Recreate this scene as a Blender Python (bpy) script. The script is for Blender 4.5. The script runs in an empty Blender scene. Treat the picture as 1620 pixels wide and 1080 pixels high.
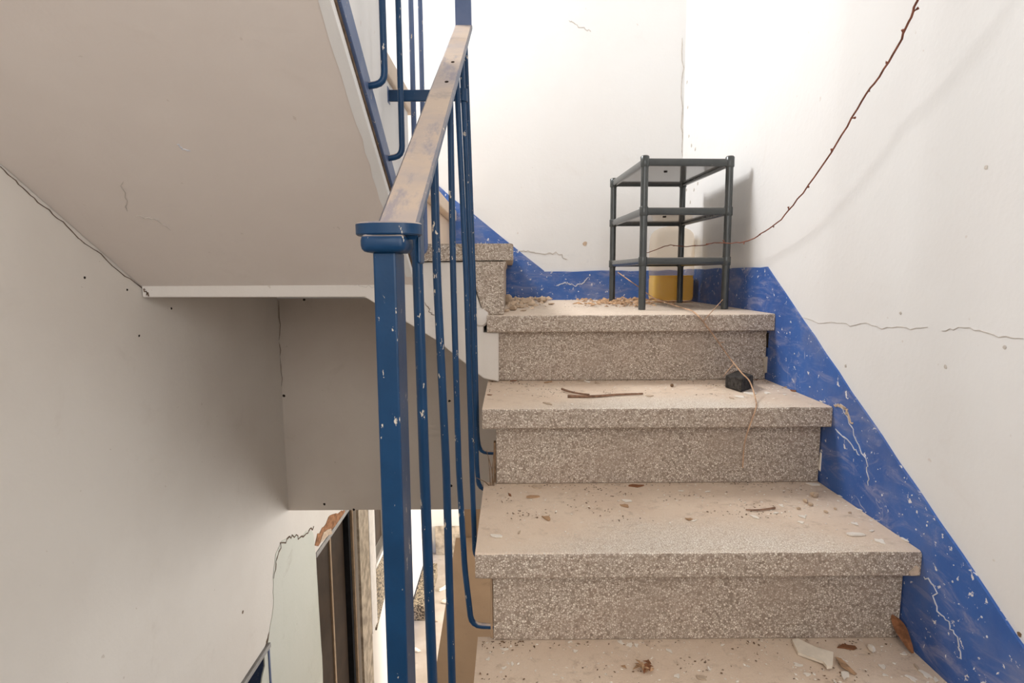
import bpy, bmesh, math, random
from mathutils import Vector, Matrix, Euler
random.seed(7)
scn = bpy.context.scene
COL = scn.collection
EZ = 3.5            # height of the camera above the lower hall floor datum; all z below are given relative to the eye

# ------------------------------------------------------------------ camera
PITCH, YAW, ROLL, F = 0.1175, 0.0020, -0.0057, 900.0
cp, sp, cy, sy = math.cos(PITCH), math.sin(PITCH), math.cos(YAW), math.sin(YAW)
FWD = Vector((sy*cp, cy*cp, -sp)); RT = Vector((cy, -sy, 0)); UP = RT.cross(FWD)
R2 = RT*math.cos(ROLL) + UP*math.sin(ROLL); U2 = UP*math.cos(ROLL) - RT*math.sin(ROLL)
cam = bpy.data.objects.new('camera', bpy.data.cameras.new('camera')); COL.objects.link(cam)
cam.data.sensor_width = 36; cam.data.lens = 36*F/1620; cam.data.clip_start = .02
m = Matrix((R2, U2, -FWD)).transposed().to_4x4(); m.translation = (0, 0, EZ); cam.matrix_world = m
scn.camera = cam

# ------------------------------------------------------------------ world, window light, added fill, exposure
scn.view_settings.view_transform = 'Standard'; scn.view_settings.look = 'None'
scn.view_settings.gamma = 1; scn.view_settings.use_curve_mapping = False
scn.view_settings.exposure = 0.14
w = bpy.data.worlds.new('sky'); scn.world = w; w.use_nodes = True
w.node_tree.nodes['Background'].inputs[0].default_value = (.80, .90, 1, 1)
w.node_tree.nodes['Background'].inputs[1].default_value = 1.0

def area(name, loc, direction, sx, sz, power, col=(1, 1, 1)):
    l = bpy.data.lights.new(name, 'AREA'); l.shape = 'RECTANGLE'; l.size = sx; l.size_y = sz
    l.energy = power; l.color = col
    o = bpy.data.objects.new(name, l); COL.objects.link(o); o.location = (loc[0], loc[1], loc[2]+EZ)
    o.rotation_euler = Vector(direction).to_track_quat('-Z', 'Y').to_euler()
    return o
area('daylight_upper_window', (-1.18, 1.95, 1.72), (1, -.10, -.32), .50, .65, 43, (.98, .99, 1))
area('daylight_stair_window', (-.1, -1.72, .95), (0, 1, -.12), 1.2, 1.3, 15, (1, .975, .94))
area('added_side_fill', (.90, -.82, .45), (-1, .25, -.12), .8, 1.2, 22, (1, .97, .93))  # added fill from behind the viewer, brightens left wall and soffit
area('daylight_hall_entrance', (2.42, 5.0, -2.3), (-1, -.05, -.15), 2.2, 2.0, 170, (1, .99, .97))

# ------------------------------------------------------------------ dimensions (metres, eye at 0,0,0)
XR, XL, XW = .734, -.066, -1.02          # right wall, open tread ends, left wall
YB = 2.491                               # back wall
G, R = .3026, .1905                      # going, riser
Y2, Z2 = .958, -.493                     # nosing of the widest full tread in view
Y4, Z4 = Y2+2*G, Z2+2*R                  # corner landing
XU = -.266                               # open side of the upper flight
HF = -3.45                               # hall floor
def soff(y): return .108-.625*(y-1.361)  # soffit plane of the upper flight

def ray(x, y): return FWD + R2*((x-810)/F) - U2*((y-540)/F)
def on_x(x, y, X): d = ray(x, y); return d*(X/d.x)
def on_y(x, y, Y): d = ray(x, y); return d*(Y/d.y)
def on_z(x, y, Z): d = ray(x, y); return d*(Z/d.z)

# ------------------------------------------------------------------ materials
class N:
    def __init__(s, name):
        s.m = bpy.data.materials.new(name); s.m.use_nodes = True; s.t = s.m.node_tree
        s.b = s.t.nodes['Principled BSDF']; s.o = s.t.nodes['Material Output']
        s.tc = s.t.nodes.new('ShaderNodeTexCoord'); s.geo = None
    def n(s, typ, **k):
        o = s.t.nodes.new('ShaderNode'+typ)
        for a, v in k.items(): setattr(o, a, v)
        return o
    def l(s, a, b): s.t.links.new(a, b)
    def val(s, sock, v):
        if hasattr(v, 'is_output'): s.l(v, sock)
        else: sock.default_value = v
    def noise(s, scale, detail=4, rough=.55, vec=None, dist=0):
        o = s.n('TexNoise'); o.inputs['Scale'].default_value = scale; o.inputs['Detail'].default_value = detail
        o.inputs['Roughness'].default_value = rough; o.inputs['Distortion'].default_value = dist
        s.l(vec or s.tc.outputs['Object'], o.inputs['Vector']); return o.outputs['Fac']
    def mapped(s, scale=(1, 1, 1), rot=(0, 0, 0), loc=(0, 0, 0)):
        o = s.n('Mapping'); o.inputs['Scale'].default_value = scale; o.inputs['Rotation'].default_value = rot
        o.inputs['Location'].default_value = loc
        s.l(s.tc.outputs['Object'], o.inputs['Vector']); return o.outputs[0]
    def rng(s, v, a, b, c=0, d=1, smooth=True):
        o = s.n('MapRange'); o.interpolation_type = 'SMOOTHSTEP' if smooth else 'LINEAR'
        for i, q in enumerate((v, a, b, c, d)): s.val(o.inputs[i], q)
        return o.outputs[0]
    def math(s, op, a, b=0):
        o = s.n('Math', operation=op); s.val(o.inputs[0], a); s.val(o.inputs[1], b); return o.outputs[0]
    def mix(s, f, a, b):
        o = s.n('Mix', data_type='RGBA'); s.val(o.inputs[0], f)
        for i, c in ((6, a), (7, b)): s.val(o.inputs[i], c if hasattr(c, 'is_output') else (c[0], c[1], c[2], 1))
        return o.outputs[2]
    def nz(s):
        g = s.n('NewGeometry'); x = s.n('SeparateXYZ'); s.l(g.outputs['Normal'], x.inputs[0]); return x.outputs[2]
    def obj(s):
        x = s.n('SeparateXYZ'); s.l(s.tc.outputs['Object'], x.inputs[0]); return x.outputs
    def bump(s, h, strength=.3, dist=.003):
        o = s.n('Bump'); o.inputs['Strength'].default_value = strength; o.inputs['Distance'].default_value = dist
        s.l(h, o.inputs['Height']); s.l(o.outputs[0], s.b.inputs['Normal'])
    def done(s, col, rough=.7, metal=0, spec=.4):
        s.val(s.b.inputs['Base Color'], col if hasattr(col, 'is_output') else (col[0], col[1], col[2], 1))
        s.val(s.b.inputs['Roughness'], rough); s.b.inputs['Metallic'].default_value = metal
        s.b.inputs['Specular IOR Level'].default_value = spec
        return s.m

def plaster(name, base, tint, dirt, damt=.25):
    s = N(name)
    a = s.rng(s.noise(1.7, 5, .6), .35, .7); c = s.mix(a, base, tint)
    d = s.math('MULTIPLY', s.rng(s.noise(5, 6, .7, dist=.6), .58, .78), damt); c = s.mix(d, c, dirt)
    sp_ = s.rng(s.noise(46, 2, .5), .735, .77); c = s.mix(s.math('MULTIPLY', sp_, .45), c, dirt)
    h = s.math('ADD', s.math('MULTIPLY', s.noise(9, 4, .6), 1.0), s.math('MULTIPLY', s.noise(90, 3, .6), .12))
    s.bump(h, .35, .006)
    return s.done(c, .75, spec=.25)
M = {}
M['wall'] = plaster('white_wall_paint', (.80, .79, .775), (.79, .77, .75), (.62, .54, .48), .16)
M['wall_left'] = plaster('grey_white_wall_paint', (.77, .72, .66), (.72, .665, .605), (.48, .40, .33), .20)
M['wall_low'] = plaster('shaded_dirty_wall_plaster', (.62, .545, .475), (.57, .49, .42), (.36, .29, .23), .25)  # back wall's shade and brown bounce put into the colour, plus some dirt
M['soffit'] = plaster('soffit_paint', (.76, .685, .63), (.72, .64, .585), (.54, .45, .39), .16)
M['string'] = plaster('stringer_plaster', (.76, .71, .665), (.72, .66, .60), (.48, .40, .33), .30)
M['hall'] = plaster('hall_wall_paint', (.78, .77, .74), (.70, .68, .63), (.40, .33, .26), .4)
M['peel'] = plaster('old_pale_green_paint', (.66, .66, .59), (.60, .61, .53), (.36, .32, .26), .55)
M['hallfloor'] = plaster('rubble_floor', (.62, .54, .46), (.45, .37, .30), (.15, .12, .10), .8)
M['brown'] = plaster('brown_dusty_render', (.40, .27, .17), (.34, .225, .14), (.12, .08, .05), .5)
M['cream'] = plaster('cream_dusty_stone', (.76, .64, .52), (.70, .56, .44), (.42, .32, .24), .3)

def terrazzo(name, dust, pale_band=True):
    s = N(name)
    wv = s.n('TexVoronoi', feature='F1'); wv.inputs['Scale'].default_value = 250; s.l(s.tc.outputs['Object'], wv.inputs['Vector'])
    x = s.n('SeparateColor'); s.l(wv.outputs['Color'], x.inputs[0])
    r = s.n('ValToRGB'); r.color_ramp.interpolation = 'LINEAR'
    e = r.color_ramp.elements; e[0].position = 0; e[0].color = (.25, .19, .145, 1); e[1].position = 1; e[1].color = (.86, .78, .68, 1)
    for p, c in ((.16, (.44, .36, .29)), (.45, (.62, .525, .43)), (.75, (.72, .63, .535))):
        k = e.new(p); k.color = (*c, 1)
    s.l(x.outputs[0], r.inputs[0])
    ed = s.n('TexVoronoi', feature='DISTANCE_TO_EDGE'); ed.inputs['Scale'].default_value = 250; s.l(s.tc.outputs['Object'], ed.inputs['Vector'])
    edge = s.rng(ed.outputs['Distance'], .03, .17)
    big = s.rng(s.noise(9, 4, .6), .35, .7)
    matrix = s.mix(big, (.29, .22, .17), (.35, .255, .195))
    c = s.mix(edge, matrix, r.outputs[0])
    c = s.mix(s.math('MULTIPLY', s.rng(s.noise(6, 5, .65), .45, .75), .5), c, (.40, .31, .245))
    up = s.rng(s.nz(), .55, .9)
    if dust:
        o = s.obj()
        dn = s.mix(s.rng(s.noise(7, 6, .65), .3, .7), (.80, .645, .505), (.745, .58, .445))
        dn = s.mix(s.math('MULTIPLY', s.rng(s.noise(38, 6, .75, dist=.5), .54, .70), .42), dn, (.40, .285, .20))
        sm = s.math('MULTIPLY', s.rng(s.noise(9, 4, .6, s.mapped((1, 1.8, 1), loc=(2, 7, 3))), .50, .66), s.rng(s.noise(55, 6, .75), .46, .62))
        dn = s.mix(s.math('MULTIPLY', sm, .55), dn, (.42, .29, .20))
        fk = s.rng(s.noise(95, 3, .6, s.mapped(loc=(1, 5, 9))), .665, .69); dn = s.mix(s.math('MULTIPLY', fk, .8), dn, (.84, .79, .72))
        pale = s.mix(edge, (.56, .455, .365), s.mix(x.outputs[1], (.80, .715, .61), (.94, .885, .80)))
        if pale_band:  # paler speckled band near the nosing, strongest at mid-width
            yy = s.math('ADD', o[1], s.math('MULTIPLY', s.math('SUBTRACT', s.noise(6, 4, .6), .5), .16))
            xx = s.math('ABSOLUTE', s.math('SUBTRACT', o[0], .42))
            yy = s.math('ADD', yy, s.math('MULTIPLY', s.rng(xx, .10, .42), .17))
            wr = s.rng(yy, .20, .02)
            dust_top = s.mix(s.math('MULTIPLY', wr, .92), dn, pale)
        else: dust_top = s.mix(.35, dn, pale)
        c = s.mix(s.math('MULTIPLY', up, .97), c, dust_top)
    s.bump(s.math('ADD', edge, s.math('MULTIPLY', s.noise(60, 3, .6), .6)), .25, .0015)
    return s.done(c, .72, spec=.3)
M['tread'] = terrazzo('dusty_terrazzo_tread', True)
M['tread_flat'] = terrazzo('dusty_terrazzo_landing', True, False)
M['riser'] = terrazzo('terrazzo_riser', False)

def blue_wall():
    s = N('blue_skirting_paint')
    c = s.mix(s.rng(s.noise(4, 5, .6), .3, .7), (.036, .105, .35), (.055, .15, .45))
    st = s.noise(1, 6, .7, s.mapped((9, 9, 26), (.3, 0, 0)), .9)
    c = s.mix(s.math('MULTIPLY', s.rng(st, .47, .74), .55), c, (.42, .40, .50))
    dz = s.math('MULTIPLY', s.rng(s.noise(5, 5, .6), .45, .75), .5); c = s.mix(dz, c, (.26, .27, .36))
    ch = s.rng(s.noise(62, 5, .65, dist=.4), .635, .66); c = s.mix(ch, c, (.74, .72, .72))
    ln = s.noise(7, 3, .5, dist=1.2); ln = s.rng(s.math('ABSOLUTE', s.math('SUBTRACT', ln, .5)), .006, .0)
    ln = s.math('MULTIPLY', ln, s.rng(s.noise(3, 2, .5, s.mapped(loc=(4, 2, 1))), .5, .62))
    c = s.mix(s.math('MULTIPLY', ln, .8), c, (.62, .60, .62))
    s.bump(s.noise(30, 4, .65), .4, .003)
    return s.done(c, .55, spec=.4)
M['blue'] = blue_wall()

def rail_paint(name, col, col2, dust=.9, chips=.645):
    s = N(name)
    c = s.mix(s.rng(s.noise(11, 4, .6), .35, .7), col, col2)
    ch = s.rng(s.noise(105, 5, .7, s.mapped((1, 1, .4))), chips, chips+.02)
    c = s.mix(ch, c, (.62, .54, .44))
    ru = s.rng(s.noise(24, 5, .65, s.mapped((1, 1, .4), loc=(3, 1, 2))), chips+.05, chips+.08); c = s.mix(ru, c, (.22, .14, .04))
    up = s.rng(s.nz(), .45, .8)
    d = s.math('MULTIPLY', up, s.rng(s.noise(12, 5, .7, s.mapped((1, 1, 1))), .30, .45, dust*.72, dust))
    tone = s.mix(s.rng(s.noise(8, 4, .6), .4, .65), (.62, .485, .375), (.50, .415, .37))
    tone = s.mix(s.math('MULTIPLY', s.rng(s.noise(14, 5, .7, s.mapped((1.6, .5, .5), loc=(5, 0, 2))), .50, .64), .65), tone, (.30, .28, .33))
    c = s.mix(d, c, tone)
    ro = s.rng(d, 0, 1, .38, .8)
    s.bump(s.math('SUBTRACT', s.noise(45, 3, .6), ch), .25, .002)
    return s.done(c, ro, spec=.35)
M['rail'] = rail_paint('chipped_blue_enamel', (.0025, .034, .095), (.004, .044, .12))
M['rail2'] = rail_paint('faded_blue_enamel', (.085, .13, .25), (.12, .16, .28), .5)
def plain(name, col, rough=.7, spec=.3, var=.25, scale=20, bumpd=.0, metal=0):
    s = N(name)
    c = s.mix(s.rng(s.noise(scale, 4, .6), .3, .7), tuple(q*(1-var) for q in col), tuple(min(1, q*(1+var)) for q in col))
    if bumpd: s.bump(s.noise(scale*2, 4, .6), .5, bumpd)
    return s.done(c, rough, metal, spec)
M['flake'] = plain('white_plaster_chip', (.90, .82, .72), .85, .2, .08, 60, .001)
M['tanflake'] = plain('tan_plaster_chip', (.60, .46, .34), .85, .2, .2, 60, .001)
M['board'] = plain('pale_grey_plaster_sheet', (.80, .71, .59), .85, .2, .08, 40, .001)
M['lump'] = plain('plaster_rubble', (.66, .50, .36), .9, .1, .25, 40, .004)
M['dirt'] = plain('brown_grit', (.20, .125, .075), .9, .1, .4, 60)
M['leaf'] = plain('dry_brown_leaf', (.26, .11, .05), .7, .3, .35, 60, .001)
M['tanleaf'] = plain('dry_tan_leaf', (.50, .31, .18), .8, .2, .35, 50, .001)
M['twig'] = plain('dry_twig_bark', (.25, .145, .095), .8, .2, .3, 80, .001)
M['vine'] = plain('dry_reddish_vine', (.22, .085, .055), .75, .2, .35, 50)
M['vine2'] = plain('pale_dry_vine', (.52, .33, .21), .8, .2, .3, 40)
M['crack'] = plain('crack_shadow_dirt', (.16, .115, .085), .95, .0, .3, 50)
M['greycrack'] = plain('fine_hairline_dirt', (.56, .51, .46), .95, .0, .15, 50)
M['whitecrack'] = plain('exposed_white_filler', (.62, .62, .66), .95, .0, .15, 50)
M['hole'] = plain('dark_screw_hole', (.03, .022, .017), .95, .0, .2, 50)
M['door'] = plain('dark_brown_door_leaf', (.040, .024, .014), .7, .25, .2, 8)
M['doorline'] = plain('tan_door_moulding', (.34, .235, .15), .6, .3, .15, 20)
M['stone'] = plain('stained_grey_stone_jamb', (.42, .35, .27), .85, .2, .35, 12, .004)
M['whiteframe'] = plain('white_frame_paint', (.80, .76, .72), .6, .3, .06, 20)
M['rust'] = plain('exposed_reddish_brick', (.34, .17, .09), .9, .1, .4, 30, .004)
M['dark'] = plain('near_black', (.012, .012, .014), .8, .2, .2, 20)  # near-black, for the niche back and one door stile
M['metalgrey'] = plain('grey_metal_frame', (.30, .29, .28), .5, .4, .15, 20)
M['glass'] = plain('dusty_window_glass', (.55, .62, .66), .15, .5, .05, 5)
def granite():
    s = N('speckled_granite'); v = s.n('TexVoronoi'); v.inputs['Scale'].default_value = 90; s.l(s.tc.outputs['Object'], v.inputs['Vector'])
    x = s.n('SeparateColor'); s.l(v.outputs['Color'], x.inputs[0])
    return s.done(s.mix(s.rng(x.outputs[0], .35, .6), (.06, .045, .03), (.40, .32, .22)), .7)
M['granite'] = granite()
def plastic():
    s = N('grey_shelf_plastic')
    c = s.mix(s.rng(s.noise(14, 4, .6), .3, .7), (.050, .056, .056), (.066, .071, .070))
    sc = s.rng(s.noise(120, 3, .6), .70, .74); c = s.mix(s.math('MULTIPLY', sc, .5), c, (.3, .28, .26))
    d = s.math('MULTIPLY', s.rng(s.nz(), .3, .85), s.rng(s.noise(20, 4, .6), .3, .6, .6, .9))
    c = s.mix(d, c, (.45, .40, .35))
    return s.done(c, s.rng(d, 0, 1, .22, .8), spec=.6)
M['plastic'] = plastic()
def sheet():
    s = N('glossy_shelf_panel_plastic')
    d = s.rng(s.nz(), .3, .85)
    c = s.mix(d, (.19, .185, .18), (.45, .40, .35))
    return s.done(c, s.rng(d, 0, 1, .12, .8), spec=1)
M['sheet'] = sheet()
def bottle_mat():
    s = N('cloudy_bottle_plastic')
    tr = s.n('BsdfTransparent'); tr.inputs[0].default_value = (1, .96, .90, 1)
    s.done(s.mix(s.rng(s.noise(25, 4, .6), .35, .7), (.80, .66, .54), (.82, .73, .63)), .3, spec=.5)
    mx = s.n('MixShader'); mx.inputs[0].default_value = .20
    s.l(tr.outputs[0], mx.inputs[1]); s.l(s.b.outputs[0], mx.inputs[2]); s.l(mx.outputs[0], s.o.inputs[0])
    return s.m
M['bottle'] = bottle_mat()
def liquid():
    s = N('amber_yellow_liquid')
    s.done((.95, .68, .045), .25, spec=.5)
    tl = s.n('BsdfTranslucent'); tl.inputs[0].default_value = (1.0, .74, .05, 1)
    mx = s.n('MixShader'); mx.inputs[0].default_value = .35
    s.l(s.b.outputs[0], mx.inputs[1]); s.l(tl.outputs[0], mx.inputs[2]); s.l(mx.outputs[0], s.o.inputs[0])
    return s.m
M['liquid'] = liquid()
M['burnt'] = plain('charred_black_block', (.045, .040, .036), .8, .3, .6, 90, .003)

# ------------------------------------------------------------------ builders
ORI = {}
def label(o, lab=None, cat=None, group=None, kind=None):
    for k, v in (('label', lab), ('category', cat), ('group', group), ('kind', kind)):
        if v: o[k] = v
    return o
def empty(name, loc, lab=None, cat=None, group=None, kind=None):
    o = bpy.data.objects.new(name, None); COL.objects.link(o); o.empty_display_size = .05
    o.location = (loc[0], loc[1], loc[2]+EZ); ORI[o] = Vector(loc)
    return label(o, lab, cat, group, kind)
def link(name, me, origin, parent):
    o = bpy.data.objects.new(name, me); COL.objects.link(o); origin = Vector(origin); ORI[o] = origin
    if parent:
        o.parent = parent; o.location = origin-ORI[parent]
    else: o.location = origin+Vector((0, 0, EZ))
    return o
class MB:
    def __init__(s): s.v = []; s.f = []
    def add(s, vs, fs):
        k = len(s.v); s.v += [Vector(p) for p in vs]; s.f += [tuple(i+k for i in f) for f in fs]; return s
    def box(s, x0, x1, y0, y1, z0, z1):
        return s.add([(x0, y0, z0), (x1, y0, z0), (x1, y1, z0), (x0, y1, z0), (x0, y0, z1), (x1, y0, z1), (x1, y1, z1), (x0, y1, z1)],
                     [(0, 3, 2, 1), (4, 5, 6, 7), (0, 1, 5, 4), (1, 2, 6, 5), (2, 3, 7, 6), (3, 0, 4, 7)])
    def prism(s, poly, axis, a, b):
        """poly in the two remaining axes (x:(y,z)  y:(x,z)  z:(x,y)), extruded from a to b"""
        def P(p, t): return {'x': (t, p[0], p[1]), 'y': (p[0], t, p[1]), 'z': (p[0], p[1], t)}[axis]
        n = len(poly); vs = [P(p, a) for p in poly]+[P(p, b) for p in poly]
        fs = [tuple(range(n)), tuple(range(2*n-1, n-1, -1))]+[(i, i+n, (i+1) % n+n, (i+1) % n) for i in range(n)]
        return s.add(vs, fs)
    def tube(s, pts, r, n=10, cap=True):
        pts = [Vector(p) for p in pts]; rs = r if isinstance(r, (list, tuple)) else [r]*len(pts)
        vs = []; prev = None
        for i, p in enumerate(pts):
            t = (pts[min(i+1, len(pts)-1)]-pts[max(i-1, 0)]).normalized()
            if prev is None:
                prev = t.orthogonal().normalized()
            u = (prev-t*prev.dot(t)).normalized(); prev = u; v = t.cross(u)
            for k in range(n):
                a = 2*math.pi*k/n; vs.append(p+(u*math.cos(a)+v*math.sin(a))*rs[i])
        fs = []
        for i in range(len(pts)-1):
            for k in range(n):
                fs.append((i*n+k, i*n+(k+1) % n, (i+1)*n+(k+1) % n, (i+1)*n+k))
        if cap: fs += [tuple(range(n-1, -1, -1)), tuple(range((len(pts)-1)*n, len(pts)*n))]
        return s.add(vs, fs)
    def loft(s, rings, cap=True):
        n = len(rings[0]); vs = [p for r in rings for p in r]; fs = []
        for i in range(len(rings)-1):
            for k in range(n): fs.append((i*n+k, i*n+(k+1) % n, (i+1)*n+(k+1) % n, (i+1)*n+k))
        if cap: fs += [tuple(range(n-1, -1, -1)), tuple(range((len(rings)-1)*n, len(rings)*n))]
        return s.add(vs, fs)
    def build(s, name, mat, parent=None, origin=None, bevel=0, seg=2, smooth=False, jitter=0, lab=None, cat=None, group=None, kind=None):
        if origin is None:
            if parent: origin = ORI[parent]
            else:
                lo = Vector([min(p[i] for p in s.v) for i in range(3)]); hi = Vector([max(p[i] for p in s.v) for i in range(3)])
                origin = Vector(((lo.x+hi.x)/2, (lo.y+hi.y)/2, lo.z))
        origin = Vector(origin)
        bm = bmesh.new(); vs = [bm.verts.new(p-origin) for p in s.v]
        for f in s.f:
            try: bm.faces.new([vs[i] for i in f])
            except ValueError: pass
        bmesh.ops.recalc_face_normals(bm, faces=bm.faces)
        if bevel:
            es = [e for e in bm.edges if len(e.link_faces) == 2 and e.calc_face_angle(0) > .5]
            bmesh.ops.bevel(bm, geom=es, offset=bevel, segments=seg, affect='EDGES', profile=.5, clamp_overlap=True)
        if jitter:
            for v in bm.verts: v.co += Vector((random.uniform(-1, 1), random.uniform(-1, 1), random.uniform(-1, 1)))*jitter
        me = bpy.data.meshes.new(name); bm.to_mesh(me); bm.free()
        if smooth:
            for p in me.polygons: p.use_smooth = True
            try: me.set_sharp_from_angle(angle=.7)
            except Exception: pass
        me.materials.append(M[mat])
        return label(link(name, me, origin, parent), lab, cat, group, kind)

def wall(name, axis, a, b, us, vs, holes, mat, origin):
    """a wall slab between planes a and b on axis, cut into cells so that holes are real openings"""
    us = sorted(set(us+[h[i] for h in holes for i in (0, 1)])); vs = sorted(set(vs+[h[i] for h in holes for i in (2, 3)]))
    def solid(i, j):
        if i < 0 or j < 0 or i >= len(us)-1 or j >= len(vs)-1: return False
        u, v = (us[i]+us[i+1])/2, (vs[j]+vs[j+1])/2
        return not any(h[0] < u < h[1] and h[2] < v < h[3] for h in holes)
    def P(u, v, t): return {'x': (t, u, v), 'y': (u, t, v), 'z': (u, v, t)}[axis]
    mb = MB()
    for i in range(len(us)-1):
        for j in range(len(vs)-1):
            if not solid(i, j): continue
            u0, u1, v0, v1 = us[i], us[i+1], vs[j], vs[j+1]
            for t in (a, b): mb.add([P(u0, v0, t), P(u1, v0, t), P(u1, v1, t), P(u0, v1, t)], [(0, 1, 2, 3)])
            for di, dj, e in ((-1, 0, ((u0, v0), (u0, v1))), (1, 0, ((u1, v0), (u1, v1))), (0, -1, ((u0, v0), (u1, v0))), (0, 1, ((u0, v1), (u1, v1)))):
                if not solid(i+di, j+dj):
                    (p, q), (r, s_) = e; mb.add([P(p, q, a), P(r, s_, a), P(r, s_, b), P(p, q, b)], [(0, 1, 2, 3)])
    o = mb.build(name, mat, origin=origin, kind='structure')
    bm = bmesh.new(); bm.from_mesh(o.data); bmesh.ops.remove_doubles(bm, verts=bm.verts, dist=1e-5)
    bmesh.ops.recalc_face_normals(bm, faces=bm.faces); bm.to_mesh(o.data); bm.free()
    return o

# ------------------------------------------------------------------ room shell
W1 = (1.54, 2.40, 1.00, 2.25)            # upper window in the left wall
D1 = (2.81, 3.56, HF, -1.43)            # hall door in the left wall
NI = (1.50, 2.215, -2.30, -1.515)       # meter niche in the left wall
W3 = (3.97, 4.45, -2.12, -1.20)         # brown hall window
wall_left = wall('wall_left', 'x', XW, XW-.16, [-1.75, 7.0], [HF-.05, 2.85], [W1, D1, NI, W3], 'wall_left', (XW, 1, HF))
W4 = (-1.28, -.36, -.2, 1.15)            # unseen opening added behind the viewer for the side fill
wall_right = wall('wall_right', 'x', XR, XR+.12, [-1.75, YB+.14], [HF-.05, 2.85], [W4], 'wall', (XR, 1, HF))
wall_back = wall('wall_back', 'y', YB, YB+.14, [XW, XR], [-.10, 2.85], [], 'wall', (0, YB, -.10))
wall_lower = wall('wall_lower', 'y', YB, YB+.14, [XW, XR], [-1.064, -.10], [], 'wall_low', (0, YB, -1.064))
W2 = (-.75, .55, .25, 1.65)
wall_front = wall('wall_front', 'y', -1.6, -1.75, [XW, XR], [HF-.05, 2.85], [W2], 'wall', (0, -1.6, HF))
ceiling = MB().box(XW-.1, XR+.1, -1.75, YB+.14, 2.85, 2.95).build('ceiling', 'wall', kind='structure')
floor = MB().box(XW-.1, 2.6, -1.75, 7.1, HF-.12, HF).build('floor', 'hallfloor', kind='structure', origin=(0, 3, HF))
hall_ceiling = MB().box(XW, 2.6, YB+.14, 7.1, -1.064, -.94).build('ceiling', 'hall', kind='structure')
wall_far = MB().box(XW-.1, 2.6, 6.75, 6.9, HF, -1.064).build('wall_far', 'hall', kind='structure')
wall_side = wall('wall_hall', 'x', 2.48, 2.6, [YB+.14, 6.75], [HF, -1.064], [(3.9, 6.1, HF+.1, -1.2)], 'hall', (2.48, 4, HF))
wall_hall_front = MB().box(XR, 2.6, YB+.02, YB+.14, HF, -1.064).build('wall_hall_near', 'hall', kind='structure')

def window(name, axis, pos, h, mat='whiteframe', nx=2, ny=2):
    root = empty(name, {'x': (pos, (h[0]+h[1])/2, h[2]), 'y': ((h[0]+h[1])/2, pos, h[2])}[axis], kind='structure')
    def bar(u0, u1, v0, v1, nm):
        b = MB()
        if axis == 'x': b.box(pos-.02, pos+.02, u0, u1, v0, v1)
        else: b.box(u0, u1, pos-.02, pos+.02, v0, v1)
        b.build(nm, mat, root, bevel=.003)
    t = .04
    bar(h[0], h[0]+t, h[2], h[3], 'window_frame'); bar(h[1]-t, h[1], h[2], h[3], 'window_frame')
    bar(h[0]+t, h[1]-t, h[2], h[2]+t, 'window_frame'); bar(h[0]+t, h[1]-t, h[3]-t, h[3], 'window_frame')
    mid = (h[0]+h[1])/2; bar(mid-.015, mid+.015, h[2]+t, h[3]-t, 'mullion')
    return root
window('window_1', 'x', XW-.08, W1)
window('window_2', 'y', -1.67, W2)
window('added_window_4', 'x', XR+.06, W4)  # frame of the added fill opening, out of view

# cracks, holes and patches on the walls
def on_plane(pl, x, y):
    a, v = pl
    return on_x(x, y, v) if a == 'x' else on_y(x, y, v) if a == 'y' else on_z(x, y, v)
NOR = {}
def ribbon(pts, nrm, wd, lift=.0012):
    mb = MB(); nrm = Vector(nrm).normalized(); L = []; n = len(pts)
    for i, p in enumerate(pts):
        t = (pts[min(i+1, n-1)]-pts[max(i-1, 0)]).normalized(); sd = t.cross(nrm)
        wv = wd*(.25 if i in (0, n-1) else random.uniform(.5, 1.2))
        L.append([p+sd*wv/2-nrm*.002, p+sd*wv/2+nrm*lift, p-sd*wv/2+nrm*lift, p-sd*wv/2-nrm*.002])
    return mb.loft(L)
def rough_path(pts, k=5, amp=.004, nrm=(1, 0, 0)):
    out = []; nrm = Vector(nrm)
    for i in range(len(pts)-1):
        for j in range(k):
            p = pts[i].lerp(pts[i+1], j/k)
            if i+j: p = p+Vector((random.gauss(0, amp), random.gauss(0, amp), random.gauss(0, amp)))
            out.append(p-nrm*((p-pts[i]).dot(nrm)) if abs(nrm.length-1) < 1e-3 else p)
    return out+[pts[-1]]
def crack(parent, pl, nrm, px, wd=.002, mat='crack', k=5, amp=.003, name='crack', lift=.0012):
    ps = [on_plane(pl, x, y) for x, y in px]
    nn = Vector(nrm).normalized()
    ps = rough_path(ps, k, amp, nn)
    return ribbon(ps, nn, wd, lift).build(name, mat, parent)
def hole(parent, pl, nrm, x, y, r=.004, mat='hole', name='screw_hole'):
    c = on_plane(pl, x, y); nn = Vector(nrm).normalized(); u = nn.orthogonal().normalized(); v = nn.cross(u)
    n = 9; rr = [r*random.uniform(.75, 1.2) for _ in range(n)]
    ring = lambda d, s: [c+(u*math.cos(6.2832*i/n)+v*math.sin(6.2832*i/n))*rr[i]*s+nn*d for i in range(n)]
    return MB().loft([ring(-.004, 1), ring(.0008, 1.0), ring(.0012, .7)]).build(name, mat, parent)
LW, BW, RW = ('x', XW), ('y', YB), ('x', XR)
crack(wall_lower, BW, (0, -1, 0), [(441, 475), (443, 540), (445, 600), (447, 680), (450, 740), (453, 800)], .0028, amp=.003)
for x, y in ((271, 488), (201, 458), (134, 439), (220, 531)): hole(wall_left, LW, (1, 0, 0), x, y, .0032 if y < 470 else .0038)
for x, y in ((481, 474), (513, 797), (711, 634), (714, 768), (449, 626), (560, 806)): hole(wall_lower, BW, (0, -1, 0), x, y, .006)
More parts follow.
